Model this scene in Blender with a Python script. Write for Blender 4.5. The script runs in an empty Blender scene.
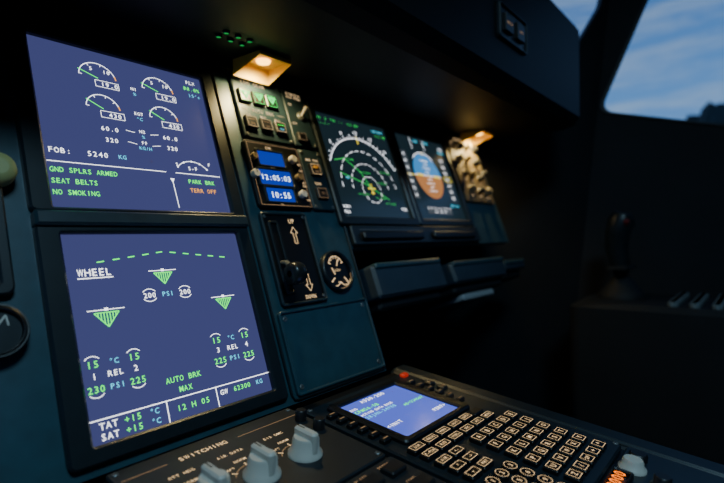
import bpy, math, random
from mathutils import Matrix, Vector
from mathutils.geometry import tessellate_polygon
random.seed(4)
pi=math.pi
CZ=0.80
# ------------------------------------------------------------ materials
def s2l(c):
    return tuple(((x/255)/12.92 if x/255<=.04045 else ((x/255+.055)/1.055)**2.4) for x in c)
MATS={}
def mat(name,col,rough=.5,metal=0.,noise=0.,scale=200,emis=None,estr=0,spec=.5,light=False,bump=0.):
    if name in MATS: return MATS[name]
    m=bpy.data.materials.new(name); m.use_nodes=True
    nt=m.node_tree; b=nt.nodes['Principled BSDF']
    c=s2l(col)+(1,)
    b.inputs['Base Color'].default_value=c
    b.inputs['Roughness'].default_value=rough
    b.inputs['Metallic'].default_value=metal
    b.inputs['Specular IOR Level'].default_value=spec
    if noise>0 or bump>0:
        tc=nt.nodes.new('ShaderNodeTexCoord'); nz=nt.nodes.new('ShaderNodeTexNoise')
        nz.inputs['Scale'].default_value=scale; nz.inputs['Detail'].default_value=4
        nt.links.new(tc.outputs['Object'],nz.inputs['Vector'])
        mx=nt.nodes.new('ShaderNodeMixRGB'); mx.blend_type='MULTIPLY'; mx.inputs['Color1'].default_value=c
        rp=nt.nodes.new('ShaderNodeValToRGB'); rp.color_ramp.elements[0].position=.3; rp.color_ramp.elements[1].position=.7
        lo=1-noise; rp.color_ramp.elements[0].color=(lo,lo,lo,1); rp.color_ramp.elements[1].color=(1,1,1,1)
        nt.links.new(nz.outputs['Fac'],rp.inputs['Fac']); nt.links.new(rp.outputs['Color'],mx.inputs['Color2'])
        mx.inputs['Fac'].default_value=1; nt.links.new(mx.outputs['Color'],b.inputs['Base Color'])
        if bump>0:
            bp=nt.nodes.new('ShaderNodeBump'); bp.inputs['Strength'].default_value=bump; bp.inputs['Distance'].default_value=.0005
            nt.links.new(nz.outputs['Fac'],bp.inputs['Height']); nt.links.new(bp.outputs['Normal'],b.inputs['Normal'])
    if emis:
        b.inputs['Emission Color'].default_value=s2l(emis)+(1,)
        b.inputs['Emission Strength'].default_value=estr
        if not light:
            try: m.cycles.emission_sampling='NONE'
            except Exception: pass
    MATS[name]=m
    return m
PANEL=mat('panel_paint',(50,80,92),.42,noise=.25,scale=60,bump=.15)
PANEL2=mat('panel_paint_dark',(37,57,66),.42,noise=.25,scale=80,bump=.15)
BEZEL=mat('bezel_plastic',(28,38,44),.36,noise=.2,scale=90)
BLACK=mat('black_plastic',(13,14,16),.4)
SOFT=mat('soft_black_trim',(20,23,28),.7,noise=.3,scale=20,bump=.2)
SHIELD=mat('glareshield_vinyl',(10,11,14),.55,noise=.3,scale=20,spec=.3)
TABLEM=mat('table_plastic',(52,66,78),.45,noise=.2,scale=40)
GREYM=mat('grey_metal',(120,124,124),.4,metal=.5)
KNOB=mat('ivory_knob',(205,200,188),.45)
KNOBD=mat('dark_knob',(28,28,30),.4)
GOLD=mat('cream_panel',(125,108,76),.5,noise=.2,scale=70)
RED=mat('red_plastic',(190,40,25),.4,emis=(255,60,30),estr=.3)
REDD=mat('red_button',(110,20,16),.5)
def em(n,c,s): return mat(n,(5,5,5),.6,emis=c,estr=s,spec=.1)
SCR=mat('screen_glow',(8,8,14),.18,emis=(74,79,134),estr=.8,light=True)
SCRD=mat('screen_dim',(5,8,10),.18,emis=(28,44,52),estr=.8,light=True)
SCRB=mat('mcdu_screen_glow',(8,8,14),.15,emis=(78,94,200),estr=1.45,light=True)
LCD=mat('lcd_blue',(8,8,14),.2,emis=(20,55,180),estr=1.0)
WH=em('ink_white',(245,248,255),2.8)
GR=em('ink_green',(50,255,80),2.4)
CY=em('ink_cyan',(90,220,255),1.8)
AM=em('ink_amber',(255,170,50),1.8)
YE=em('ink_yellow',(255,230,60),1.5)
BLU=em('ink_sky',(60,145,215),1.0)
BRN=em('ink_ground',(190,125,75),1.0)
GRY=em('ink_grey',(90,100,110),.6)
LIT=em('backlit_legend',(255,215,160),1.5)
LITD=em('backlit_legend_dim',(255,205,150),.45)
ORG=em('led_orange',(255,120,20),3)
DIG=em('lcd_digits',(200,225,255),3.5)
# ------------------------------------------------------------ mesh builder (mm)
GC={}
def glyph(ch):
    if ch in GC: return GC[ch]
    cu=bpy.data.curves.new('g','FONT'); cu.body=ch; cu.size=1; cu.resolution_u=2; cu.offset=.003
    ob=bpy.data.objects.new('g',cu); bpy.context.scene.collection.objects.link(ob)
    dg=bpy.context.evaluated_depsgraph_get(); me=bpy.data.meshes.new_from_object(ob.evaluated_get(dg))
    vs=[(v.co.x,v.co.y) for v in me.vertices]; fs=[tuple(p.vertices) for p in me.polygons]
    bpy.data.objects.remove(ob); bpy.data.curves.remove(cu); bpy.data.meshes.remove(me)
    x0=min([v[0] for v in vs],default=0); x1=max([v[0] for v in vs],default=0)
    GC[ch]=(vs,fs,x0,x1); return GC[ch]
class MB:
    def __init__(s): s.v=[];s.f=[];s.m=[];s.ml=[];s.sm=[];s.T=None;s.ts=1.
    def mi(s,m):
        if m not in s.ml: s.ml.append(m)
        return s.ml.index(m)
    def add(s,vs,fs,m,smooth=False):
        o=len(s.v)
        if s.T is not None: vs=[tuple(s.T@Vector(v)) for v in vs]
        s.v+=[tuple(v) for v in vs]; i=s.mi(m)
        for f in fs: s.f.append(tuple(o+k for k in f)); s.m.append(i); s.sm.append(smooth)
    def obj(s,name,frame=None,sc=.001,parent=None):
        me=bpy.data.meshes.new(name); me.from_pydata([(a*sc,b*sc,c*sc) for a,b,c in s.v],[],s.f)
        for m in s.ml: me.materials.append(m)
        me.polygons.foreach_set('material_index',s.m); me.polygons.foreach_set('use_smooth',s.sm); me.update()
        ob=bpy.data.objects.new(name,me); bpy.context.scene.collection.objects.link(ob)
        if parent is not None: ob.parent=parent
        elif frame is not None: ob.matrix_world=frame
        return ob
    def rings(s,rs,m,cap0=False,cap1=True,smooth=False):
        n=len(rs[0]); vs=[p for r in rs for p in r]; fs=[]
        for k in range(len(rs)-1):
            for i in range(n):
                j=(i+1)%n; fs.append((k*n+i,k*n+j,(k+1)*n+j,(k+1)*n+i))
        s.add(vs,fs,m,smooth)
        if cap1: s.add(rs[-1],[tuple(range(n))],m)
        if cap0: s.add(rs[0],[tuple(reversed(range(n)))],m)
    def rr(s,cx,cy,w,h,r,z,n=4):
        r=max(.01,min(r,w/2-.01,h/2-.01)); o=[]
        for q,(sx,sy) in enumerate([(1,1),(-1,1),(-1,-1),(1,-1)]):
            for i in range(n+1):
                a=q*pi/2+i*pi/2/n; o.append((cx+sx*(w/2-r)+r*math.cos(a),cy+sy*(h/2-r)+r*math.sin(a),z))
        return o
    def prism(s,cx,cy,w,h,r,z0,z1,m,ch=1.,cap0=False):
        s.rings([s.rr(cx,cy,w,h,r,z0),s.rr(cx,cy,w,h,r,z1-ch),s.rr(cx,cy,w-2*ch,h-2*ch,max(r-ch,.2),z1)],m,cap0=cap0)
    def box(s,x0,y0,x1,y1,z0,z1,m,r=1.,ch=.8,cap0=True):
        s.prism((x0+x1)/2,(y0+y1)/2,abs(x1-x0),abs(y1-y0),r,z0,z1,m,ch,cap0)
    def frame(s,x0,y0,x1,y1,b,r,z0,z1,m,ch=1.,zi=None,b2=None):
        bl,br,bb,bt=b; cx,cy,w,h=(x0+x1)/2,(y0+y1)/2,x1-x0,y1-y0
        ix0,ix1,iy0,iy1=x0+bl,x1-br,y0+bb,y1-bt; icx,icy,iw,ih=(ix0+ix1)/2,(iy0+iy1)/2,ix1-ix0,iy1-iy0
        zi=z0 if zi is None else zi
        s.rings([s.rr(cx,cy,w,h,r,z0),s.rr(cx,cy,w,h,r,z1-ch),s.rr(cx,cy,w-2*ch,h-2*ch,max(r-ch,.2),z1),
                 s.rr(icx,icy,iw+2*ch,ih+2*ch,1.5+ch,z1),s.rr(icx,icy,iw,ih,1.5,z1-ch),s.rr(icx,icy,iw,ih,1.5,zi)],m,cap1=False)
    def lathe(s,cx,cy,prof,m,seg=28,smooth=True,cap1=True):
        rs=[[(cx+r*math.cos(2*pi*i/seg),cy+r*math.sin(2*pi*i/seg),z) for i in range(seg)] for r,z in prof]
        s.rings(rs,m,smooth=smooth,cap1=cap1)
    def line(s,x0,y0,x1,y1,w,z,m):
        d=Vector((x1-x0,y1-y0)); L=d.length or 1; p=Vector((-d.y,d.x))/L*w/2
        s.add([(x0-p.x,y0-p.y,z),(x1-p.x,y1-p.y,z),(x1+p.x,y1+p.y,z),(x0+p.x,y0+p.y,z)],[(0,1,2,3)],m)
    def poly(s,pts,z,m): s.add([(a,b,z) for a,b in pts],[tuple(range(len(pts)))],m)
    def disc(s,cx,cy,r,z,m,seg=24): s.poly([(cx+r*math.cos(2*pi*i/seg),cy+r*math.sin(2*pi*i/seg)) for i in range(seg)],z,m)
    def arc(s,cx,cy,r,a0,a1,w,z,m,n=24):
        vs=[];fs=[]
        for i in range(n+1):
            a=math.radians(a0+(a1-a0)*i/n)
            for q in (r-w/2,r+w/2): vs.append((cx+q*math.cos(a),cy+q*math.sin(a),z))
        for i in range(n): fs.append((2*i,2*i+1,2*i+3,2*i+2) if a1<a0 else (2*i,2*i+2,2*i+3,2*i+1))
        s.add(vs,[tuple(reversed(f)) for f in fs] if a1>a0 else fs,m)
    def rect(s,x0,y0,x1,y1,w,z,m):
        s.line(x0,y0,x1,y0,w,z,m);s.line(x0,y1,x1,y1,w,z,m);s.line(x0,y0,x0,y1,w,z,m);s.line(x1,y0,x1,y1,w,z,m)
    def text(s,t,x,y,h,z,m,al='C',adv=.92):
        h=h*s.ts; sc=h/.72; n=len(t); cell=h*adv
        X=x-(n*cell/2 if al=='C' else 0 if al=='L' else n*cell)
        for ch in t:
            if ch!=' ':
                vs,fs,x0,x1=glyph(ch); wd=(x1-x0)*sc; k=min(1.,cell*.84/wd) if wd>0 else 1
                ox=X+cell/2-(x0+x1)/2*sc*k
                s.add([(ox+a*sc*k,y-h/2+b*sc,z) for a,b in vs],fs,m)
            X+=cell
    def screw(s,cx,cy,z,r=2.6,m=None):
        s.lathe(cx,cy,[(r,z-.2),(r,z+.5),(r*.8,z+.9)],m or GREYM,12,False); s.line(cx-r*.7,cy-r*.3,cx+r*.7,cy+r*.3,.5,z+.95,BLACK)
    def tube(s,pts,rad,m,seg=14):
        rs=[]
        for i,p in enumerate(pts):
            a=Vector(pts[max(i-1,0)]);b=Vector(pts[min(i+1,len(pts)-1)]);d=(b-a).normalized()
            u=d.cross(Vector((0,1,.01))).normalized() if abs(d.y)<.9 else d.cross(Vector((1,0,0))).normalized(); w=d.cross(u)
            r=rad[i]; r=(r,r) if not isinstance(r,tuple) else r
            rs.append([tuple(Vector(p)+u*r[0]*math.cos(2*pi*k/seg)+w*r[1]*math.sin(2*pi*k/seg)) for k in range(seg)])
        s.rings(rs,m,cap0=True,smooth=True)
def basis(o,x,y,z):
    return Matrix(((x[0],y[0],z[0],o[0]),(x[1],y[1],z[1],o[1]),(x[2],y[2],z[2],o[2]),(0,0,0,1)))
T=math.radians(20); c,sn=math.cos(T),math.sin(T)
P=basis((0,.376*c,CZ-.376*sn),(1,0,0),(0,sn,c),(0,-c,sn))       # main panel frame
A=math.radians(6)
Q=basis((0,.19*math.sin(A),CZ-.19*math.cos(A)),(1,0,0),(0,math.cos(A),math.sin(A)),(0,-math.sin(A),math.cos(A)))
I=Matrix.Identity(4)
def hull(name,pts2,z0,z1,m,frame,sc=.001):
    b=MB(); lo=[(x,y,z0) for x,y in pts2]; hi=[(x,y,z1) for x,y in pts2]
    b.rings([lo,hi],m,cap0=True); return b.obj(name,frame,sc)
# ------------------------------------------------------------ main panel
hull('instrument_panel',[(-520,125),(-40,125),(-40,-29),(452,-29),(452,124),(935,124),(935,355),(-520,355)],-16,-1.5,PANEL,P)
def display(name,x0,y0,x1,y1,bx,bezel_h=5):
    b=MB()
    b.frame(x0-bx[0],y0-bx[2],x1+bx[1],y1+bx[3],bx,5,-1.5,bezel_h,BEZEL,1.6,zi=-.5)
    b.poly([(x0-1,y0-1),(x1+1,y0-1),(x1+1,y1+1),(x0-1,y1+1)],0,SCR if 'page' in name or 'engine' in name else SCRD)
    return b
# engine display ---------------------------------------------------
x0,y0,x1,y1=128,165,286,320
b=display('engine_display',x0,y0,x1,y1,(15,14,4,15)); b.ts=.84
W_,H_=x1-x0,y1-y0
X=lambda u:x0+u*W_
Y=lambda v:y1-v*H_
z=.5
def gauge(cx,cy,r,val,ang):
    b.arc(cx,cy,r,175,20,.6,z,WH)
    b.arc(cx,cy,r+.1,20,5,1.,z,AM,6)
    for a in (175,120,75,40): b.line(cx+(r-2.4)*math.cos(math.radians(a)),cy+(r-2.4)*math.sin(math.radians(a)),cx+r*math.cos(math.radians(a)),cy+r*math.sin(math.radians(a)),.5,z,WH)
    a=math.radians(ang); b.line(cx,cy,cx+(r+1.5)*math.cos(a),cy+(r+1.5)*math.sin(a),.6,z,GR)
    b.rect(cx-3,cy-8.4,cx+17,cy-2.0,.4,z,WH); b.text(val,cx+7,cy-5.2,5,z,WH)
for i,cxu in enumerate((.33,.68)):
    cx=X(cxu)
    gauge(cx,Y(.18),15.5,' 19.0',158); gauge(cx,Y(.38),14,' 430',150)
    b.text('5',cx-5,Y(.18)+9,4.4,z,WH); b.text('10',cx+8,Y(.18)+8,4.4,z,WH)
    b.text(' 60.0',cx,Y(.505),5,z,WH); b.text(' 320',cx,Y(.575),5,z,WH)
for v,l in ((.20,'N1'),(.235,'%'),(.37,'EGT'),(.405,'°C'),(.49,'N2'),(.525,'%'),(.565,'FF'),(.60,'KG/H')): 
    b.text(l,X(.525),Y(v),3.8,z,CY if l in '%°CKG/H' else WH)
for v in (.5,.575):
    b.line(X(.43),Y(v-.005),X(.48),Y(v+.003),.4,z,WH);b.line(X(.57),Y(v+.003),X(.62),Y(v-.005),.4,z,WH)
b.text('FLX',X(.92),Y(.05),4.6,z,WH); b.text('88.0%',X(.92),Y(.10),4.8,z,GR); b.text('15°c',X(.93),Y(.15),4.4,z,CY)
b.text('FOB:',X(.02),Y(.675),5.6,z,WH,'L'); b.text('5240',X(.20),Y(.675),5.6,z,WH,'L'); b.text('KG',X(.36),Y(.675),4.6,z,CY,'L')
b.line(X(.01),Y(.74),X(.62),Y(.74),.6,z,WH); b.line(X(.68),Y(.74),X(.98),Y(.74),.6,z,WH)
for i,t in enumerate(('GND SPLRS ARMED','SEAT BELTS','NO SMOKING')): b.text(t,X(.015),Y(.785+.062*i),5.2,z,GR,'L',.78)
b.text('PARK BRK',X(.84),Y(.79),5.2,z,GR,adv=.82); b.text('TERR OFF',X(.84),Y(.85),5.2,z,AM,adv=.82)
b.line(X(.65),Y(.79),X(.655),Y(.97),.6,z,WH); b.poly([(X(.65)-2,Y(.78)),(X(.65)+2,Y(.78)),(X(.65),Y(.81))],z,WH)
b.text('S',X(.70),Y(.68),4,z,WH);b.text('S-F',X(.80),Y(.70),4.6,z,WH);b.text('F',X(.92),Y(.66),4,z,WH)
b.arc(X(.8),Y(.78),20,140,40,.6,z,WH); 
for a in (140,115,90,65,40): b.disc(X(.8)+20*math.cos(math.radians(a)),Y(.78)+20*math.sin(math.radians(a)),.9,z,WH,8)
b.obj('engine_display',P)
# lower display ------------------------------------------------------
x0,y0,x1,y1=130,-10,285,144
b=display('wheel_page_display',x0,y0,x1,y1,(16,14,12,8)); b.ts=.84
W_,H_=x1-x0,y1-y0
b.text('WHEEL',X(.05),Y(.20),7.0,z,WH,'L',.85); b.line(X(.05),Y(.23),X(.215),Y(.23),.7,z,WH)
n=10
for i in range(n):
    u=.16+.70*i/(n-1)+ (-.012); v=.105+.045*abs(2*i/(n-1)-1)
    b.line(X(u),Y(v),X(u+.035),Y(v-.004*(1 if i<n/2 else -1)),.9,z,GR)
def gear(cx,cy,w):
    b.line(cx-w*1.5,cy+w*.62,cx+w*1.5,cy+w*.62,.6,z,WH)
    b.poly([(cx-1.3,cy+w*.62-.8),(cx+1.3,cy+w*.62-.8),(cx+1.3,cy+w*.62+1.4),(cx-1.3,cy+w*.62+1.4)],z,WH)
    b.line(cx-w,cy+w*.38,cx,cy-w*.85,.7,z,GR);b.line(cx+w,cy+w*.38,cx,cy-w*.85,.7,z,GR);b.line(cx-w,cy+w*.38,cx+w,cy+w*.38,.7,z,GR)
    for q in range(-3,4):
        x=cx+q*w/4.2; yb=cy+w*.38-(w-abs(q*w/4.2))*1.2
        b.line(x,cy+w*.38,x,yb,.75,z,GR)
gear(X(.475),Y(.245),8); gear(X(.155),Y(.43),9); gear(X(.81),Y(.43),8)
def hat(cx,cy,up,d=0.,r=6.6): 
    if up: b.arc(cx,cy-1.6+d,r,138,42,.5,z,WH,12)
    else: b.arc(cx,cy+1.6-d,r,-42,-138,.5,z,WH,12)
b.text('200',X(.38),Y(.345),5.2,z,WH,adv=.82);b.text('PSI',X(.48),Y(.345),4.8,z,CY,adv=.85);b.text('200',X(.58),Y(.345),5.2,z,WH,adv=.82)
for u in (.38,.58): hat(X(u),Y(.345),1,-.2,7); hat(X(u),Y(.345),0,-.2,7)
for cu,(a1,a2,n1,n2,p1,p2) in ((.15,('15','15','1','2','230','225')),(.80,('15','15','3','4','225','225'))):
    for du,t1,t2,t3 in ((-.095,a1,n1,p1),(.095,a2,n2,p2)):
        b.text(t1,X(cu+du),Y(.645),6,z,GR); b.text(t2,X(cu+du),Y(.70),5.4,z,WH); b.text(t3,X(cu+du),Y(.76),5.8,z,GR,adv=.85)
        hat(X(cu+du),Y(.640),1); hat(X(cu+du),Y(.765),0)
    b.text('°C',X(cu),Y(.645),4.8,z,CY);b.text('REL',X(cu),Y(.70),5,z,WH);b.text('PSI',X(cu),Y(.76),4.8,z,CY)
b.text('AUTO BRK',X(.475),Y(.80),5.4,z,GR,adv=.85);b.text('MAX',X(.475),Y(.855),5.4,z,GR,adv=.85)
b.line(X(.0),Y(.895),X(1),Y(.895),.7,z,WH)
b.line(X(.36),Y(.895),X(.36),Y(1),.7,z,WH);b.line(X(.64),Y(.895),X(.64),Y(1),.7,z,WH)
b.text('TAT',X(.04),Y(.925),5.6,z,WH,'L');b.text('+15',X(.15),Y(.925),5.6,z,GR,'L');b.text('°C',X(.27),Y(.925),5,z,CY,'L')
b.text('SAT',X(.04),Y(.972),5.6,z,WH,'L');b.text('+15',X(.15),Y(.972),5.6,z,GR,'L');b.text('°C',X(.27),Y(.972),5,z,CY,'L')
b.text('12 H 05',X(.5),Y(.945),5.4,z,GR)
b.text('GW',X(.66),Y(.93),5,z,WH,'L');b.text('62300',X(.745),Y(.93),5.0,z,GR,'L',.85);b.text('KG',X(.90),Y(.93),4.6,z,CY,'L')
b.obj('wheel_page_display',P)
b=MB(); b.box(114,149,299,161,-1.5,9,PANEL2,2,2); b.obj('display_trim_ledge',P)
# navigation display -------------------------------------------------
x0,y0,x1,y1=454,166,608,319
b=display('navigation_display',x0,y0,x1,y1,(12,12,12,12))
W_,H_=x1-x0,y1-y0
cx,cy=X(.5),Y(.72)
b.arc(cx,cy,80,152,28,.9,z,WH,40)
for i in range(0,25):
    a=math.radians(152-124*i/24); l=6 if i%2==0 else 3.5
    b.line(cx+80*math.cos(a),cy+80*math.sin(a),cx+(80+l)*math.cos(a),cy+(80+l)*math.sin(a),.7,z,WH)
    if i%4==0: b.text(str((i*5+5)//5),cx+91*math.cos(a),cy+91*math.sin(a)-1,5,z,WH)
for r in (60,40,20):
    for k in range(14):
        a=180-180*k/14; b.arc(cx,cy,r,a,a-8,.7,z,WH,4)
for k in range(6): b.arc(cx,cy,20,-10-30*k,-28-30*k,.7,z,WH,4)
b.line(cx,cy+84,cx,cy+72,1.8,z,YE)
b.line(cx,cy-7,cx,cy+9,1.8,z,YE);b.line(cx-8,cy+2,cx+8,cy+2,1.8,z,YE);b.line(cx-3.5,cy-5,cx+3.5,cy-5,1.5,z,YE)
GRN=em('ink_green_soft',(70,235,100),1.1)
pts=[(cx,cy),(cx-14,cy+26),(cx-42,cy+44),(cx-62,cy+40)]
for p,q in zip(pts,pts[1:]): b.line(*p,*q,.9,z,GRN)
pts=[(cx-58,cy+22),(cx-10,cy+8),(cx+34,cy-14)]
for p,q in zip(pts,pts[1:]): b.line(*p,*q,.9,z,GRN)
for dx,dy in ((-14,26),(-42,44),(18,12),(6,-12),(26,-20),(-30,-8),(34,30)): b.text('<>',cx+dx,cy+dy,3.6,z,GRN); b.text('FIX%d'%abs(dx),cx+dx+13,cy+dy,3.2,z,GRN)
b.text('GS  0  TAS ---',X(.03),Y(.05),4,z,GRN,'L');b.text('---/--',X(.03),Y(.10),4,z,GRN,'L')
b.text('ILS APP',X(.5),Y(.05),4,z,GRN); b.text('LOC/070°',X(.97),Y(.06),4,z,CY,'R'); b.text('12.5 NM',X(.97),Y(.11),4,z,GRN,'R')
b.text('VOR1',X(.03),Y(.90),4.2,z,WH,'L');b.text('TGO',X(.03),Y(.95),4.2,z,WH,'L'); b.text('VOR2',X(.97),Y(.90),4.2,z,WH,'R');b.text('40',X(.2),Y(.62),4.2,z,CY)
b.obj('navigation_display',P)
# primary flight display ----------------------------------------------
x0,y0,x1,y1=632,166,784,318
b=display('primary_flight_display',x0,y0,x1,y1,(12,12,12,12))
W_,H_=x1-x0,y1-y0
cx,cy=X(.45),Y(.47); r=41
top=[(cx+r*math.cos(math.radians(a)),cy+r*1.02*math.sin(math.radians(a))) for a in range(0,181,9)]
bot=[(cx+r*math.cos(math.radians(a)),cy+r*1.02*math.sin(math.radians(a))) for a in range(180,361,9)]
b.poly(top,z,BLU);b.poly(bot,z,BRN)
for k in range(-4,5):
    if k: w=12 if k%2==0 else 6; b.line(cx-w,cy+k*7,cx+w,cy+k*7,.8,z+.3,WH)
b.line(cx-r,cy,cx+r,cy,.9,z+.3,WH)
b.line(cx-36,cy,cx-16,cy,3.2,z+.5,YE);b.line(cx+16,cy,cx+36,cy,3.2,z+.5,YE);b.disc(cx,cy,2,z+.5,YE,8)
b.arc(cx,cy,r+2.5,135,45,1,z,WH); b.poly([(cx-3,cy+r+2),(cx+3,cy+r+2),(cx,cy+r-3)],z+.5,YE)
b.poly([(X(.03),Y(.2)),(X(.03),Y(.76)),(X(.13),Y(.76)),(X(.13),Y(.2))][::-1],z,GRY); b.poly([(X(.80),Y(.76)),(X(.90),Y(.76)),(X(.90),Y(.2)),(X(.80),Y(.2))],z,GRY)
for k in range(7): 
    b.text(str(30+k*2),X(.07),Y(.72-.08*k),4.5,z+.3,WH); b.text('%03d'%(k*5),X(.85),Y(.72-.08*k),4.5,z+.3,WH)
b.line(X(.02),Y(.48),X(.18),Y(.48),1.2,z+.4,YE); b.rect(X(.78),Y(.51),X(.94),Y(.45),.9,z+.4,YE)
b.poly([(X(.2),Y(.93)),(X(.7),Y(.93)),(X(.7),Y(.85)),(X(.2),Y(.85))],z,GRY)
for k in range(9): b.line(X(.22+.058*k),Y(.85),X(.22+.058*k),Y(.88),.8,z+.3,WH)
b.text('34  35  0',X(.45),Y(.905),4.2,z+.3,WH)
b.text('CLB',X(.4),Y(.04),5,z,CY);b.text('NAV',X(.62),Y(.04),5,z,CY);b.text('FD2',X(.92),Y(.08),5,z,WH);b.text('A/THR',X(.90),Y(.13),4.4,z,CY)
b.line(X(.3),Y(.01),X(.3),Y(.15),.8,z,WH);b.line(X(.55),Y(.01),X(.55),Y(.15),.8,z,WH)
b.text('QNH 1013',X(.82),Y(.82),4.2,z,CY)
b.obj('primary_flight_display',P)
# ------------------------------------------------------------ centre column panels
def btn(b,cx,cy,w,h,z,m=BLACK,edge=None,t=None,tm=None,hh=4,th=2.6):
    b.prism(cx,cy,w,h,1.2,z-1,z+hh,m,1.)
    if edge: b.rect(cx-w/2+1.4,cy-h/2+1.4,cx+w/2-1.4,cy+h/2-1.4,.35,z+hh+.08,edge)
    if t: b.text(t,cx,cy,th,z+hh+.1,tm or LIT)
GRB=em('annunciator_green',(50,255,110),3.2)
b=MB(); b.box(327,258,400,340,-1.5,3,PANEL2,3,1); b.box(402,258,440,340,-1.5,3,PANEL2,3,1)
b.text('LDG GEAR',357,331,4.8,3.3,LIT)
for s in (339,358,377):
    btn(b,s,311,16,17,3,BLACK,GRB)
    b.poly([(s-5.5,316),(s-5.5,314.8),(s,306),(s+5.5,314.8),(s+5.5,316)][::1],7.6,GRB)
    b.poly([(s-2.5,313.6),(s,310),(s+2.5,313.6)],7.8,BLACK)
b.text('AUTO BRK',362,295,4.4,3.3,LIT); b.line(331,295,340,295,.5,3.3,LIT);b.line(384,295,394,295,.5,3.3,LIT)
for s,t in ((339,'LO'),(360,'MED'),(381,'MAX')):
    btn(b,s,277,16,15,3,BLACK,LIT); b.text(t,s,288,3,3.3,LIT); b.text('ON',s,274,3,7.3,CY if t=='MAX' else LITD)
    b.line(s-5,279.5,s+5,279.5,.6,7.3,GR if t=='MAX' else LITD)
b.text('A/SKID &',420,333,3.2,3.3,LIT);b.text('N/W STRG',420,328,3.2,3.3,LIT);b.text('ON',410,317,3.2,3.3,LIT);b.text('OFF',410,290,3.2,3.3,LIT)
b.lathe(424,302,[(6,2.5),(6,5),(4,6)],GREYM); b.tube([(424,302,5),(424,305,11),(424,308,17)],[1.8,2,3],KNOB)
btn(b,414,270,14,12,3,BLACK,LITD)
for p in ((331,336),(396,336),(331,262),(396,262),(406,336),(436,336),(436,262)): b.screw(*p,3,2)
b.obj('landing_gear_indicator_panel',P)
b=MB(); b.box(322,173,401,254,-1.5,4,BLACK,4,1.2); b.rect(325,176,398,251,.5,4.1,LITD)
for (a0,b0,a1,b1,t,h) in ((336,224,372,241,'  ',8),(331,200,377,218,'12:05:03',6.6),(335,180,374,196,'10:55',7.2)):
    b.frame(a0-3,b0-2.5,a1+3,b1+2.5,(3,3,2.5,2.5),2,3.5,6,BEZEL,.6); b.poly([(a0,b0),(a1,b0),(a1,b1),(a0,b1)],4.6,LCD)
    b.text(t,(a0+a1)/2,(b0+b1)/2,h,4.9,DIG,adv=.82)
b.text('CHR',354,246.5,3.2,4.3,LIT);b.text('UTC',354,221,2.4,4.3,LIT);b.text('ET',354,177.5,2.6,4.3,LIT)
for (s,t,r) in ((325,211,5),(386,235,5),(388,212,4.5),(387,190,5),(329,232,4)):
    b.lathe(s,t,[(r,3.5),(r,8),(r*.85,9.5)],GOLD if r<4.8 else KNOB,20); b.line(s,t,s,t+r*.8,.8,9.7,BLACK)
for t,y in (('GPS',230),('INT',222),('SET',206),('RUN',202),('STP',184)): b.text(t,396,y,2.2,4.3,LIT)
b.obj('chronometer_clock',P)
b=MB(); b.box(403,173,440,254,-1.5,3,PANEL2,3,1)
btn(b,421,226,17,16,3,BLACK,LIT,None); b.text('HOT',421,229,3.2,7.2,AM); b.text('ON',421,223,3.2,7.2,LITD); b.text('BRK FAN',421,240,3.2,3.3,LIT)
b.text('TERR',421,208,3,3.3,LIT); btn(b,421,194,17,15,3,BLACK,LITD,'ON',LITD)
for p in ((407,250),(436,250),(407,177),(436,177)): b.screw(*p,3,2)
b.obj('brake_fan_panel',P)
# gear lever
b=MB(); b.frame(320,64,386,168,(3,3,3,3),4,-1.5,3.5,PANEL2,1); b.poly([(322,66),(384,66),(384,166),(322,166)],1,BLACK)
b.frame(328,76,342,158,(3,3,3,3),3,.5,3,BEZEL,.6)
b.text('UP',362,158,5,1.6,LIT)
def arrow(cx,cy,d):
    b.line(cx-2,cy-8*d,cx-2,cy+4*d,.6,1.6,LIT);b.line(cx+2,cy-8*d,cx+2,cy+4*d,.6,1.6,LIT);b.line(cx-2,cy-8*d,cx+2,cy-8*d,.6,1.6,LIT)
    b.line(cx-5,cy+4*d,cx,cy+11*d,.6,1.6,LIT);b.line(cx+5,cy+4*d,cx,cy+11*d,.6,1.6,LIT)
    b.line(cx-5,cy+4*d,cx-2,cy+4*d,.6,1.6,LIT);b.line(cx+2,cy+4*d,cx+5,cy+4*d,.6,1.6,LIT)
arrow(362,140,1);arrow(364,88,-1)
b.text('DOWN',362,71,4.2,1.6,LIT)
for p in ((326,163),(381,70),(381,163)): b.screw(*p,1.5,2)
b.tube([(335,112,-8),(334,108,8),(326,97,24)],[3.6,3.2,3.],GREYM)
sv=b.T; b.T=Matrix.Translation((317,91,28))@Matrix.Rotation(pi/2,4,'Y')
b.lathe(0,0,[(3,-1),(9,-1),(11,2),(11.5,5),(11.5,9),(11,12),(9,15),(4,15),(3.4,13)],mat('lever_wheel',(36,38,40),.3),32); b.T=sv
b.obj('landing_gear_lever',P)
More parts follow.
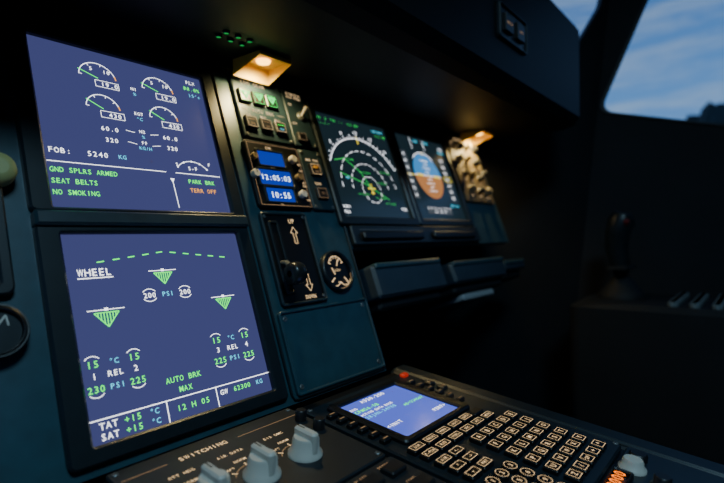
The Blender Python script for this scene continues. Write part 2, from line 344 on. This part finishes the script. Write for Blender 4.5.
# triple pressure gauge
b=MB(); cx,cy=413,96
b.lathe(cx,cy,[(25,-1.5),(25,4),(23.5,5.5),(22,5.5),(21.5,2)],BEZEL,40,cap1=False); b.disc(cx,cy,22,2,BLACK,40)
b.arc(cx,cy+6,12,160,20,.8,2.6,LIT); b.arc(cx-8,cy-8,9.5,200,330,.8,2.6,LIT);b.arc(cx+8,cy-8,9.5,210,340,.8,2.6,LIT)
for a in range(20,161,28): b.line(cx+9*math.cos(math.radians(a)),cy+6+9*math.sin(math.radians(a)),cx+13*math.cos(math.radians(a)),cy+6+13*math.sin(math.radians(a)),.8,2.6,LIT)
for a,(x,y) in ((60,(cx,cy+6)),(215,(cx-8,cy-8)),(300,(cx+8,cy-8)),(110,(cx-6,cy-4))):
    b.line(x,y,x+9*math.cos(math.radians(a)),y+9*math.sin(math.radians(a)),1.2,3,LIT)
b.text('ACCU',cx,cy+1,2.6,2.6,LIT);b.text('PSI',cx,cy-14,2.6,2.6,LIT);b.arc(cx,cy,21,350,190,.7,2.6,LITD)
b.obj('brake_pressure_gauge',P)
b=MB(); b.frame(312,-24,449,60,(3,3,3,3),4,-1.5,3,PANEL,1.); b.poly([(314,-22),(447,-22),(447,58),(314,58)],.2,PANEL)
b.screw(320,52,.2);b.screw(441,52,.2);b.screw(320,-16,.2);b.screw(441,-16,.2); b.obj('blanking_panel',P)
b=MB(); b.frame(305,-27,451,347,(2,2,2,2),8,-1.5,1.5,BEZEL,.6); b.obj('panel_trim_bead',P)
# FO side lit panel
KN2=mat('cream_knob',(165,152,122),.5)
b=MB(); b.box(804,205,920,345,-1.5,4,GOLD,4,1); 
for (s,t,r) in ((826,322,5),(852,322,5),(878,324,5),(904,322,5),(826,292,6.5),(862,296,4),(892,290,6.5),(830,262,5),(858,262,6.5),(888,256,5),(908,268,4),(834,230,6.5),(868,228,5),(898,228,6.5)):
    b.lathe(s,t,[(r+2,3.5),(r+2,5),(r,6),(r,14),(r*.8,16)],KN2 if int(s)%4 else KNOBD,20); b.text('OFF',s,t-r-6,3.2,4.3,LIT); b.arc(s,t,r+4,200,-20,.5,4.3,LIT)
b.text('LOUD SPEAKER',862,338,4.5,4.3,LIT);b.text('PFD/ND XFR',862,308,4,4.3,LIT)
b.obj('lighting_control_panel',P)
# standby instruments on the left edge
b=MB()
for (t0,t1) in ((210,300),(100,192)):
    b.frame(10,t0,98,t1,(8,8,8,8),6,-1.5,6,BEZEL,1.5); cy=(t0+t1)/2
    b.disc(54,cy,38,0,BLACK,40); b.arc(54,cy,33,359,0,1,.5,WH,50)
    for a in range(0,360,30): b.line(54+28*math.cos(math.radians(a)),cy+28*math.sin(math.radians(a)),54+33*math.cos(math.radians(a)),cy+33*math.sin(math.radians(a)),1,.5,WH)
    b.line(54,cy,54+20,cy+16,2,.8,WH)
b.lathe(95,190,[(12,4),(12,10),(10.5,14),(6,15)],mat('olive_knob',(160,162,105),.5),28)
b.lathe(84,76,[(18,-1.5),(18,9),(15,11),(14.4,11),(14,7)],BLACK,32,cap1=False); b.disc(84,76,15,7,BEZEL); b.line(76,68,90,86,1.2,7.4,KNOB); b.line(90,86,91,79,1.,7.4,KNOB)
b.arc(84,76,16.6,359,0,.6,11.2,GREYM,40)
b.obj('standby_altimeter',P)
b=MB(); b.box(455,126,800,153,-1.5,6,BEZEL,3,1.5)
b.box(470,131,610,143,5,12,BLACK,4,2); b.box(640,131,775,143,5,12,BLACK,4,2)
b.line(470,146.5,610,146.5,1,6.1,GREYM); b.obj('display_vent_strip',P)
# tables
def table(name,s0,s1,t0,t1,zf,tray=False,dep=-110):
    b=MB()
    b.box(s0,t0+14,s1,t1,dep,zf,TABLEM,5,4)
    b.box(s0+8,t0,s1-8,t0+20,dep+5,zf-12,SOFT,5,4)
    b.box(s0+4,t1-7,s1-4,t1+1,dep,zf+3,PANEL,3,2)
    if tray: b.box(s0+30,t0-12,s1-50,t0-2,dep+20,zf-14,mat('tray_metal',(170,176,180),.4),4,2)
    b.obj(name,P)
table('folding_table',466,630,40,98,12); table('folding_table',652,842,42,90,14,True,-90); table('folding_table',858,955,52,84,6,False,-50)
# ------------------------------------------------------------ pedestal
b=MB(); b.box(-170,-600,456,324,-190,-4,PANEL2,6,3); b.box(-165,-595,452,318,-6,-1,BLACK,4,2)
b.obj('center_pedestal',Q)
b=MB(); b.box(456.5,-600,486,328,-60,1,BEZEL,8,6); b.line(458.5,-596,458.5,322,.8,1.2,PANEL); b.obj('pedestal_side_rail',Q)
LET='ABCDEFGHIJKLMNOPQRSTUVWXYZ/ +^'
def mcdu(name,ox):
    b=MB(); b.T=Matrix.Translation((ox,0,0))@Matrix.Diagonal((.97,.97,1,1))
    b.box(303,77,461,309,-2,5,BEZEL,5,1.5)
    b.frame(318,204,428,297,(9,11,7,8),5,4,9,BLACK,1.5); b.poly([(326,210),(418,210),(418,290),(326,290)],6,SCRB)
    zz=6.4
    b.text('A320-200',372,284,5,zz,WH)
    b.text('ENG',331,277,3.4,zz,WH,'L');b.text('CFM56-5B',331,271,4.6,zz,GR,'L')
    b.text('ACTIVE DATA BASE',331,264,3.2,zz,WH,'L');b.text('28JAN-24FEB',331,258,4.4,zz,CY,'L');b.text('AB1234567',414,252,4,zz,GR,'R')
    b.text('<INIT',331,234,4.6,zz,WH,'L'); b.text('PERF>',414,226,4.6,zz,WH,'R')
    for k in range(6):
        y=281-k*12
        for x in (311,436): btn(b,x,y,10,6,5,BLACK); b.line(x-3,y,x+3,y,.7,9.2,LITD)
    b.box(446,297,456,304,4.5,8,RED if ox==0 else KNOBD,2,1)
    btn(b,450,266,9,9,5,KNOBD,None,'BRT',LITD,4,2.2);btn(b,450,250,9,9,5,KNOBD,None,'DIM',LITD,4,2.2)
    FK=[['DIR','PROG','PERF','INIT','DATA',''],['F-PLN','RAD','FUEL','SEC','ATC','MENU']]
    for r,row in enumerate(FK):
        for k,t in enumerate(row):
            btn(b,318+k*20,195-r*12,17,9,5,BLACK,LIT if t else None,t or None,LIT,4,2.8)
    for k,t in enumerate(('AIR','<-','^','->','v','PRT')):
        btn(b,317+(k%2)*19,170-(k//2)*12,16,9,5,BLACK,LIT,t,LIT,4,3)
    for k in range(12):
        x=316+(k%3)*15; y=130-(k//3)*13
        b.lathe(x,y,[(5.8,4.5),(5.8,8.2),(5,9)],BLACK,18); b.arc(x,y,4.9,359,0,.35,9.1,LIT,18); b.text('123456789.0-'[k],x,y,3.8,9.2,LIT)
    for k in range(30):
        x=370+(k%5)*16.5; y=168-(k//5)*15.4
        btn(b,x,y,12.5,11.5,5,BLACK,LIT,LET[k] if LET[k]!=' ' else 'SP',LIT,4,4.6 if LET[k]!=' ' else 3.2)
    for p in ((307,305),(457,305-40),(307,82),(457,82)): b.screw(*p,5,2.4)
    b.T=None; return b.obj(name,Q)
mcdu('flight_management_keypad',0); mcdu('flight_management_keypad',-320)
# switching panel
DKG=mat('pedestal_panel_grey',(32,38,43),.5,noise=.2,scale=80)
b=MB(); b.box(131,204,290,316,-2,4,DKG,3,1)
b.text('SWITCHING',194,300,4.8,4.3,LIT); 
for s,t in ((167,'ATT HDG'),(205,'AIR DATA'),(245,'EIS DMC')):
    y=246
    b.text(t,s,y+37,3,4.3,LIT); b.arc(s,y,17,150,30,.5,4.3,LITD); 
    for a in (135,90,45): b.line(s+16*math.cos(math.radians(a)),y+16*math.sin(math.radians(a)),s+20*math.cos(math.radians(a)),y+20*math.sin(math.radians(a)),.7,4.3,LIT)
    b.text('NORM',s,y+25,2.8,4.3,LIT); b.text('CAPT',s-13,y+19,2.4,4.3,LIT);b.text('F/O',s+15,y+19,2.4,4.3,LIT)
    b.lathe(s,y,[(13,3.5),(13,6),(10.5,8),(10,16),(9,18)],KNOB,36)
    b.prism(s,y,7,22,3,8,23,KNOB,1.5); b.line(s,y+2,s,y+10,1.2,23.1,BLACK)
b.line(224,300,286,300,.5,4.3,LITD);b.line(135,300,166,300,.5,4.3,LITD)
b.lathe(281,290,[(5,4),(5,12),(4,13)],KNOBD,20); b.lathe(281,268,[(5,4),(5,12),(4,13)],KNOBD,20)
for p in ((136,311),(285,311),(136,209),(285,209)): b.screw(*p,4,2.2)
b.obj('switching_panel',Q)
b=MB(); b.box(158,122,290,201,-2,4,DKG,3,1)
N=['T.O','EMER','ENG','BLEED','PRESS','ELEC','HYD','FUEL','APU','COND','DOOR','WHEEL','F/CTL','ALL','STS']
for k in range(15):
    x=174+(k%5)*25; y=186-(k//5)*24
    btn(b,x,y,17,12,4,KNOBD,None,None); b.text(N[k],x,y+9,2.8,4.3,LITD)
    if N[k]=='WHEEL': b.line(x-4,y+2,x+4,y+2,.8,8.3,GR)
b.obj('display_control_panel',Q)
b=MB(); b.box(158,10,290,119,-2,4,BLACK,3,1)
for k in range(8):
    x=178+(k%4)*29; y=98-(k//4)*46; b.lathe(x,y,[(9,3.5),(9,5),(6,6),(5.5,14),(4.5,15)],KNOBD,20); b.text('ON',x,y+13,2.8,4.3,LITD); b.arc(x,y,10.5,210,-30,.5,4.3,LITD)
b.obj('audio_control_panel',Q)
# radio panel
b=MB(); b.T=Matrix.Diagonal((.97,.97,1,1)); b.box(303,-80,461,74,-2,5,BEZEL,4,1.5)
b.frame(364,58,406,74,(3,3,2.5,2.5),2,4.5,9,BLACK,1); b.poly([(367,60),(403,60),(403,72),(367,72)],6,BLACK); b.text('0000',385,66.5,8.5,9.1,ORG,adv=.85)
b.frame(310,60,350,74,(3,3,2.5,2.5),2,4.5,9,BLACK,1); b.poly([(313,62),(347,62),(347,72),(313,72)],6,BLACK); b.text('118',330,67,7,6.4,ORG,adv=.85)
b.lathe(419,62,[(10,4.5),(10,7),(8,8),(7.5,12),(6.5,13.5)],KNOB,28); b.lathe(403,40,[(8,4.5),(8,8),(6,9),(6,14),(5,15)],KNOBD,24)
b.lathe(441,62,[(7,4.5),(7,9),(5.5,10)],KNOBD,24)
for k in range(6): btn(b,320+(k%3)*26,38-(k//3)*22,17,12,5,BLACK,LITD,'VHF',LIT,4,3)
b.obj('radio_management_panel',Q)
# ------------------------------------------------------------ glareshield
b=MB(); rs=[]
for x in (-.55,-.35,.207,.7,.97,1.0):
    fy=1.2-.843*abs(x-.207)-.08; fy=max(fy,.485); k=.94 if x==1.0 else 1
    pr=[(.478,.206),(.30,.203),(.279,.208),(.269,.222),(.268,.385),(.275,.397),(.30,.405),(fy-.02,.415),(fy,.395),(max(.479,fy-.05),.21)]
    rs.append([(x,.45+(y-.45)*k,CZ+.3+(zz-.3)*k) for y,zz in pr])
b.rings(rs,SHIELD,cap0=True,cap1=True)
b.obj('glareshield',I,1.)
b=MB(); GREFL=em('painted_green_reflection',(40,200,90),.6)  # glowing dots modelled in place of a green reflection on the glareshield underside
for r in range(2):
    for k in range(3): b.T=Matrix.Translation((280+k*14,416-r*13,CZ*1000+204))@Matrix.Rotation(pi,4,'X'); b.lathe(0,0,[(3.4,-1),(3.4,1),(2.6,1.6)],BEZEL,14,cap1=False); b.lathe(0,0,[(2.6,0),(2.4,1.2)],GREFL,14)
b.T=None; b.obj('green_reflection_dots',I)
b=MB(); Gf=basis((0,.268,CZ),(1,0,0),(0,0,1),(0,-1,0))
b.frame(605,262,700,310,(4,4,4,4),5,-1,4,BEZEL,1.5); b.poly([(608,265),(697,265),(697,307),(608,307)],1,BLACK)
btn(b,632,286,26,24,1,KNOBD,None,'MASTER',LITD,5,3); btn(b,672,286,26,24,1,KNOBD,None,'AUTO',LITD,5,3)
b.obj('master_warning_panel',Gf)
def flood(name,x,y,zt,power,sc=1.):
    e=MB(); e.T=Matrix.Translation((x*1000,y*1000,zt*1000))@Matrix.Diagonal((sc,sc,sc,1))
    e.add([(-34,30,0),(34,30,0),(30,-30,0),(-30,-30,0),(-34,30,-24),(34,30,-24),(30,-30,-6),(-30,-30,-6)],
          [(0,1,5,4),(1,2,6,5),(2,3,7,6),(3,0,4,7),(0,3,2,1)],mat('lamp_housing',(215,180,80),.5))
    e.lathe(0,0,[(11,-1),(10,-4),(4,-6)],mat('lamp_lens',(255,220,150),.4,emis=(255,190,70),estr=8),20)
    o=e.obj(name,Matrix.Identity(4))
    L=bpy.data.lights.new('lamp_bulb','SPOT'); L.energy=power; L.color=(1,.76,.32); L.spot_size=math.radians(160); L.spot_blend=.8; L.shadow_soft_size=.01
    lo=bpy.data.objects.new('lamp_bulb',L); bpy.context.scene.collection.objects.link(lo); lo.parent=o
    lo.location=(x,y,zt-.012); d=Vector((.1,.35,-1)); lo.rotation_euler=d.to_track_quat('-Z','Y').to_euler()
flood('flood_light',.350,.434,CZ+.203,1.4,.74); flood('flood_light',.884,.436,CZ+.204,1.2,.78)
# ------------------------------------------------------------ room shell
WALL=mat('cockpit_lining',(26,29,36),.75,noise=.35,scale=8,bump=.2)
FLOOR=mat('dark_carpet',(18,18,20),.95,noise=.5,scale=150,bump=.4)
hull('floor',[(1.93,-1.6),(1.20,.45),(.207,1.26),(-.79,.45),(-1.52,-1.6)],-.03,0,FLOOR,I,1.)
hull('ceiling',[(1.925,-1.6),(1.275,.255),(.207,1.15),(-.861,.255),(-1.511,-1.6)],1.62,1.66,WALL,I,1.)
hull('wall_back',[(-1.52,-1.6),(1.93,-1.6),(1.93,-1.56),(-1.52,-1.56)],0,1.62,WALL,I,1.)
def wallhole(name,fr,outer,hole,m,th=.012):
    b=MB(); allp=list(outer)+list(hole)
    tr=tessellate_polygon([[Vector((x,y,0)) for x,y in outer],[Vector((x,y,0)) for x,y in hole]])
    b.add([(x,y,0) for x,y in allp],[tuple(t) for t in tr],m); b.add([(x,y,-th) for x,y in allp],[tuple(t) for t in tr],m)
    for lp in (outer,hole): b.rings([[(x,y,0) for x,y in lp],[(x,y,-th) for x,y in lp]],m,cap1=False)
    return b.obj(name,fr,1.)
def rpoly(pts,r,n=5):
    out=[];N=len(pts)
    for i in range(N):
        p=Vector(pts[i]);a=Vector(pts[i-1]);c_=Vector(pts[(i+1)%N]);p0=p+(a-p).normalized()*r;p1=p+(c_-p).normalized()*r
        for k in range(n+1):
            t=k/n; q=p0*(1-t)**2+p*2*t*(1-t)+p1*t*t; out.append((q.x,q.y))
    return out
FRM=mat('window_rubber',(34,40,48),.5)
GL=bpy.data.materials.new('window_glass'); GL.use_nodes=True; nt=GL.node_tree
mx=nt.nodes.new('ShaderNodeMixShader');tr=nt.nodes.new('ShaderNodeBsdfTransparent');gl=nt.nodes.new('ShaderNodeBsdfGlossy');gl.inputs['Roughness'].default_value=.3
mx.inputs[0].default_value=.004; tr.inputs[0].default_value=(.93,.96,.97,1)
nt.links.new(tr.outputs[0],mx.inputs[1]);nt.links.new(gl.outputs[0],mx.inputs[2]);nt.links.new(mx.outputs[0],nt.nodes['Material Output'].inputs[0])
def window(name,fr,hole):
    b=MB(); cx=sum(p[0] for p in hole)/len(hole);cy=sum(p[1] for p in hole)/len(hole)
    def off(d,z): return [(x+(cx-x)*d,y+(cy-y)*d,z) for x,y in hole]
    b.rings([off(-.018,.001),off(-.018,.006),off(.004,.006),off(.004,-.010)],FRM,cap1=False)
    b.add([(x,y,-.006) for x,y in hole],[tuple(range(len(hole)))],GL); return b.obj(name,fr,1.)
k=math.hypot(1,.35); yk=lambda y:y*k
FR=basis((1.35,0,CZ),(-.35/k,1/k,0),(0,0,1),(-1/k,-.35/k,0))
FL=basis((.414-1.35,0,CZ),(.35/k,1/k,0),(0,0,1),(1/k,-.35/k,0))
holeR=rpoly([(yk(.300),.290),(yk(.165),.63),(yk(-.45),.66),(yk(-.50),.16),(yk(-.05),.205)],.03)
oR=[(yk(-1.6),-CZ),(yk(.418),-CZ),(yk(.25),.82),(yk(-1.6),.82)]
for nm,wn,F in (('wall_right','window_1',FR),('wall_left','window_2',FL)):
    wallhole(nm,F,oR,holeR,WALL); window(wn,F,holeR)
# raked windshield walls; each plane passes through the slanted side junction and the centre post foot
Aj=Vector((1.2328,.335,CZ)); Bj=Vector((1.2625,.25,CZ+.82)); Cj=Vector((.207,1.2,CZ))
for nm,wn,sg in (('wall_front_right','window_3',1),('wall_front_left','window_4',-1)):
    f=lambda v: v if sg>0 else Vector((.414-v.x,v.y,v.z))
    a,bj,cj=f(Aj),f(Bj),f(Cj)
    dx=(a-cj).normalized(); nn=dx.cross(bj-a).normalized()
    if nn.y>0: nn=-nn
    dy=Vector((0,0,1)); dy=(dy-nn*dy.dot(nn)).normalized()
    F=basis(cj,dx,dy,nn)
    L=(a-cj).length
    hole=rpoly([(.09,.40),(1.285,.40),(1.372,.54),(1.376,.66),(.14,.72)],.02)
    wallhole(nm,F,[(0.0,-CZ),(L-.075,-CZ),(L+.0775,.82),(.08,.82)],hole,WALL); window(wn,F,hole)
# side console with louvres
def boxw(b,x0,y0,z0,x1,y1,z1,m,r=.02,ch=.01): b.box(x0,y0,x1,y1,z0,z1,m,r,ch)
LOUV=mat('louvre_grey',(120,132,136),.5)
b=MB(); boxw(b,.98,-1.0,.0,1.20,.30,CZ-.13,SOFT)
for i in range(11): boxw(b,.995,-.20+i*.032,CZ-.131,1.185,-.184+i*.032,CZ-.122,LOUV,.003,.002)
b.obj('side_console',I,1.)
b=MB(); b.T=Matrix.Translation((1085,225,0)); zb=CZ*1000-131
b.lathe(0,0,[(45,zb),(45,zb+8),(36,zb+18),(24,zb+34),(15,zb+44)],SOFT,28)
b.tube([(0,0,zb+40),(-2,2,zb+70),(-4,8,zb+100),(-6,6,zb+130),(-8,-2,zb+158),(-10,-6,zb+172)],[12,(15,18),(17,21),(18,22),(22,25),(14,16)],BEZEL)
b.tube([(-20,-12,zb+150),(-28,-16,zb+156)],[6,5],REDD)
b.box(-44,-20,44,20,zb+60,zb+66,SOFT,8,2)
b.obj('side_stick',I)
b=MB()
for x in (.56,.72):
    b.T=Matrix.Translation((x,.60,.0))@Matrix.Rotation(.9,4,'X')
    b.box(-.05,.05,.05,.26,0,.02,GREYM,.02,.006)
    for q in range(5): b.box(-.045,.07+q*.035,.045,.08+q*.035,.02,.028,BLACK,.003,.002)
    b.box(-.012,-.0,.012,.08,0,.015,BLACK,.004,.002)
b.T=None; b.box(.49,.56,.79,.70,0,.06,BLACK,.02,.01); b.obj('rudder_pedals',I,1.)
# fill light added for ambient level: glowing ceiling disc and area light, behind camera
b=MB(); b.T=Matrix.Translation((-.05,-.35,1.62))
b.lathe(0,0,[(.11,0),(.11,-.02),(.09,-.03)],mat('fill_disc_glow',(220,220,215),.4,emis=(170,210,225),estr=1.5),32); o=b.obj('ceiling_fill',I,1.)
L=bpy.data.lights.new('ceiling_fill_area','AREA'); L.shape='DISK'; L.size=.3; L.energy=6.8; L.color=(.46,.78,1)
lo=bpy.data.objects.new('ceiling_fill_area',L); bpy.context.scene.collection.objects.link(lo); lo.parent=o; lo.location=(-.05,-.35,1.57)
# outside: ground and trees
gm=mat('airfield_grass',(40,55,45),.9,noise=.5,scale=.1)
hull('ground',[(-400,-400),(400,-400),(400,400),(-400,400)],-3.2,-3.1,gm,I,1.)
tm=mat('foliage',(46,62,64),.9,noise=.5,scale=2)
b=MB()
for i in range(90):
    yy=-95+i*1.25+random.uniform(-1,1); xx=70+random.uniform(-5,5)
    ang=yy/xx; hh=18.4+random.uniform(-1.4,1.2)-(0 if ang<.085 else (ang-.085)*90)
    hh=max(hh,5)
    rs=[]
    for j in range(7):
        t=j/6; rr_=(.9+2.6*math.sin(pi*min(1,.15+t*.8)))*random.uniform(.8,1.15)
        rs.append([(xx+rr_*math.cos(a*pi/5)*random.uniform(.75,1.2),yy+rr_*math.sin(a*pi/5)*random.uniform(.75,1.2),-3.1+hh*(.2+.8*t)+random.uniform(-.4,.4)) for a in range(10)])
    b.rings(rs,tm,cap0=True,smooth=False); b.lathe(xx,yy,[(.4,-3.1),(.3,-3.1+hh*.3)],tm,6)
b.obj('treeline',I,1.)
# ------------------------------------------------------------ sky
w=bpy.data.worlds.new('dusk_sky'); bpy.context.scene.world=w; w.use_nodes=True; nt=w.node_tree; bg=nt.nodes['Background']
tc=nt.nodes.new('ShaderNodeTexCoord'); sp=nt.nodes.new('ShaderNodeSeparateXYZ'); nt.links.new(tc.outputs['Generated'],sp.inputs[0])
r1=nt.nodes.new('ShaderNodeValToRGB'); r1.color_ramp.elements[0].position=0; r1.color_ramp.elements[0].color=s2l((145,172,206))+(1,)
r1.color_ramp.elements[1].position=.5; r1.color_ramp.elements[1].color=s2l((42,92,162))+(1,)
e=r1.color_ramp.elements.new(.22); e.color=s2l((88,140,202))+(1,)
nt.links.new(sp.outputs['Z'],r1.inputs[0])
mp=nt.nodes.new('ShaderNodeMapping'); mp.inputs['Scale'].default_value=(2.5,2.5,22); nt.links.new(tc.outputs['Generated'],mp.inputs[0])
nz=nt.nodes.new('ShaderNodeTexNoise'); nz.inputs['Scale'].default_value=2.2; nz.inputs['Detail'].default_value=8; nz.inputs['Roughness'].default_value=.65
nt.links.new(mp.outputs[0],nz.inputs['Vector'])
r2=nt.nodes.new('ShaderNodeValToRGB'); r2.color_ramp.elements[0].position=.42; r2.color_ramp.elements[1].position=.68; nt.links.new(nz.outputs['Fac'],r2.inputs[0])
mx=nt.nodes.new('ShaderNodeMixRGB'); mx.inputs['Color2'].default_value=s2l((158,180,206))+(1,)
ml=nt.nodes.new('ShaderNodeMath'); ml.operation='MULTIPLY'; ml.inputs[1].default_value=.55; nt.links.new(r2.outputs[0],ml.inputs[0])
nt.links.new(ml.outputs[0],mx.inputs['Fac']);nt.links.new(r1.outputs[0],mx.inputs['Color1']);nt.links.new(mx.outputs[0],bg.inputs['Color']); bg.inputs['Strength'].default_value=1.15
# ------------------------------------------------------------ camera
cam=bpy.data.cameras.new('camera'); co=bpy.data.objects.new('camera',cam); bpy.context.scene.collection.objects.link(co)
cam.lens=24; cam.sensor_width=36; cam.clip_start=.01; cam.clip_end=2000
fw=Vector((.7662,.642,-.0067)).normalized(); up=Vector((.0167,-.0096,1)); rt=fw.cross(up).normalized(); up=rt.cross(fw)
co.matrix_world=basis((0,0,CZ),rt,up,-fw)
cam.dof.use_dof=True; cam.dof.focus_distance=.42; cam.dof.aperture_fstop=4
bpy.context.scene.camera=co
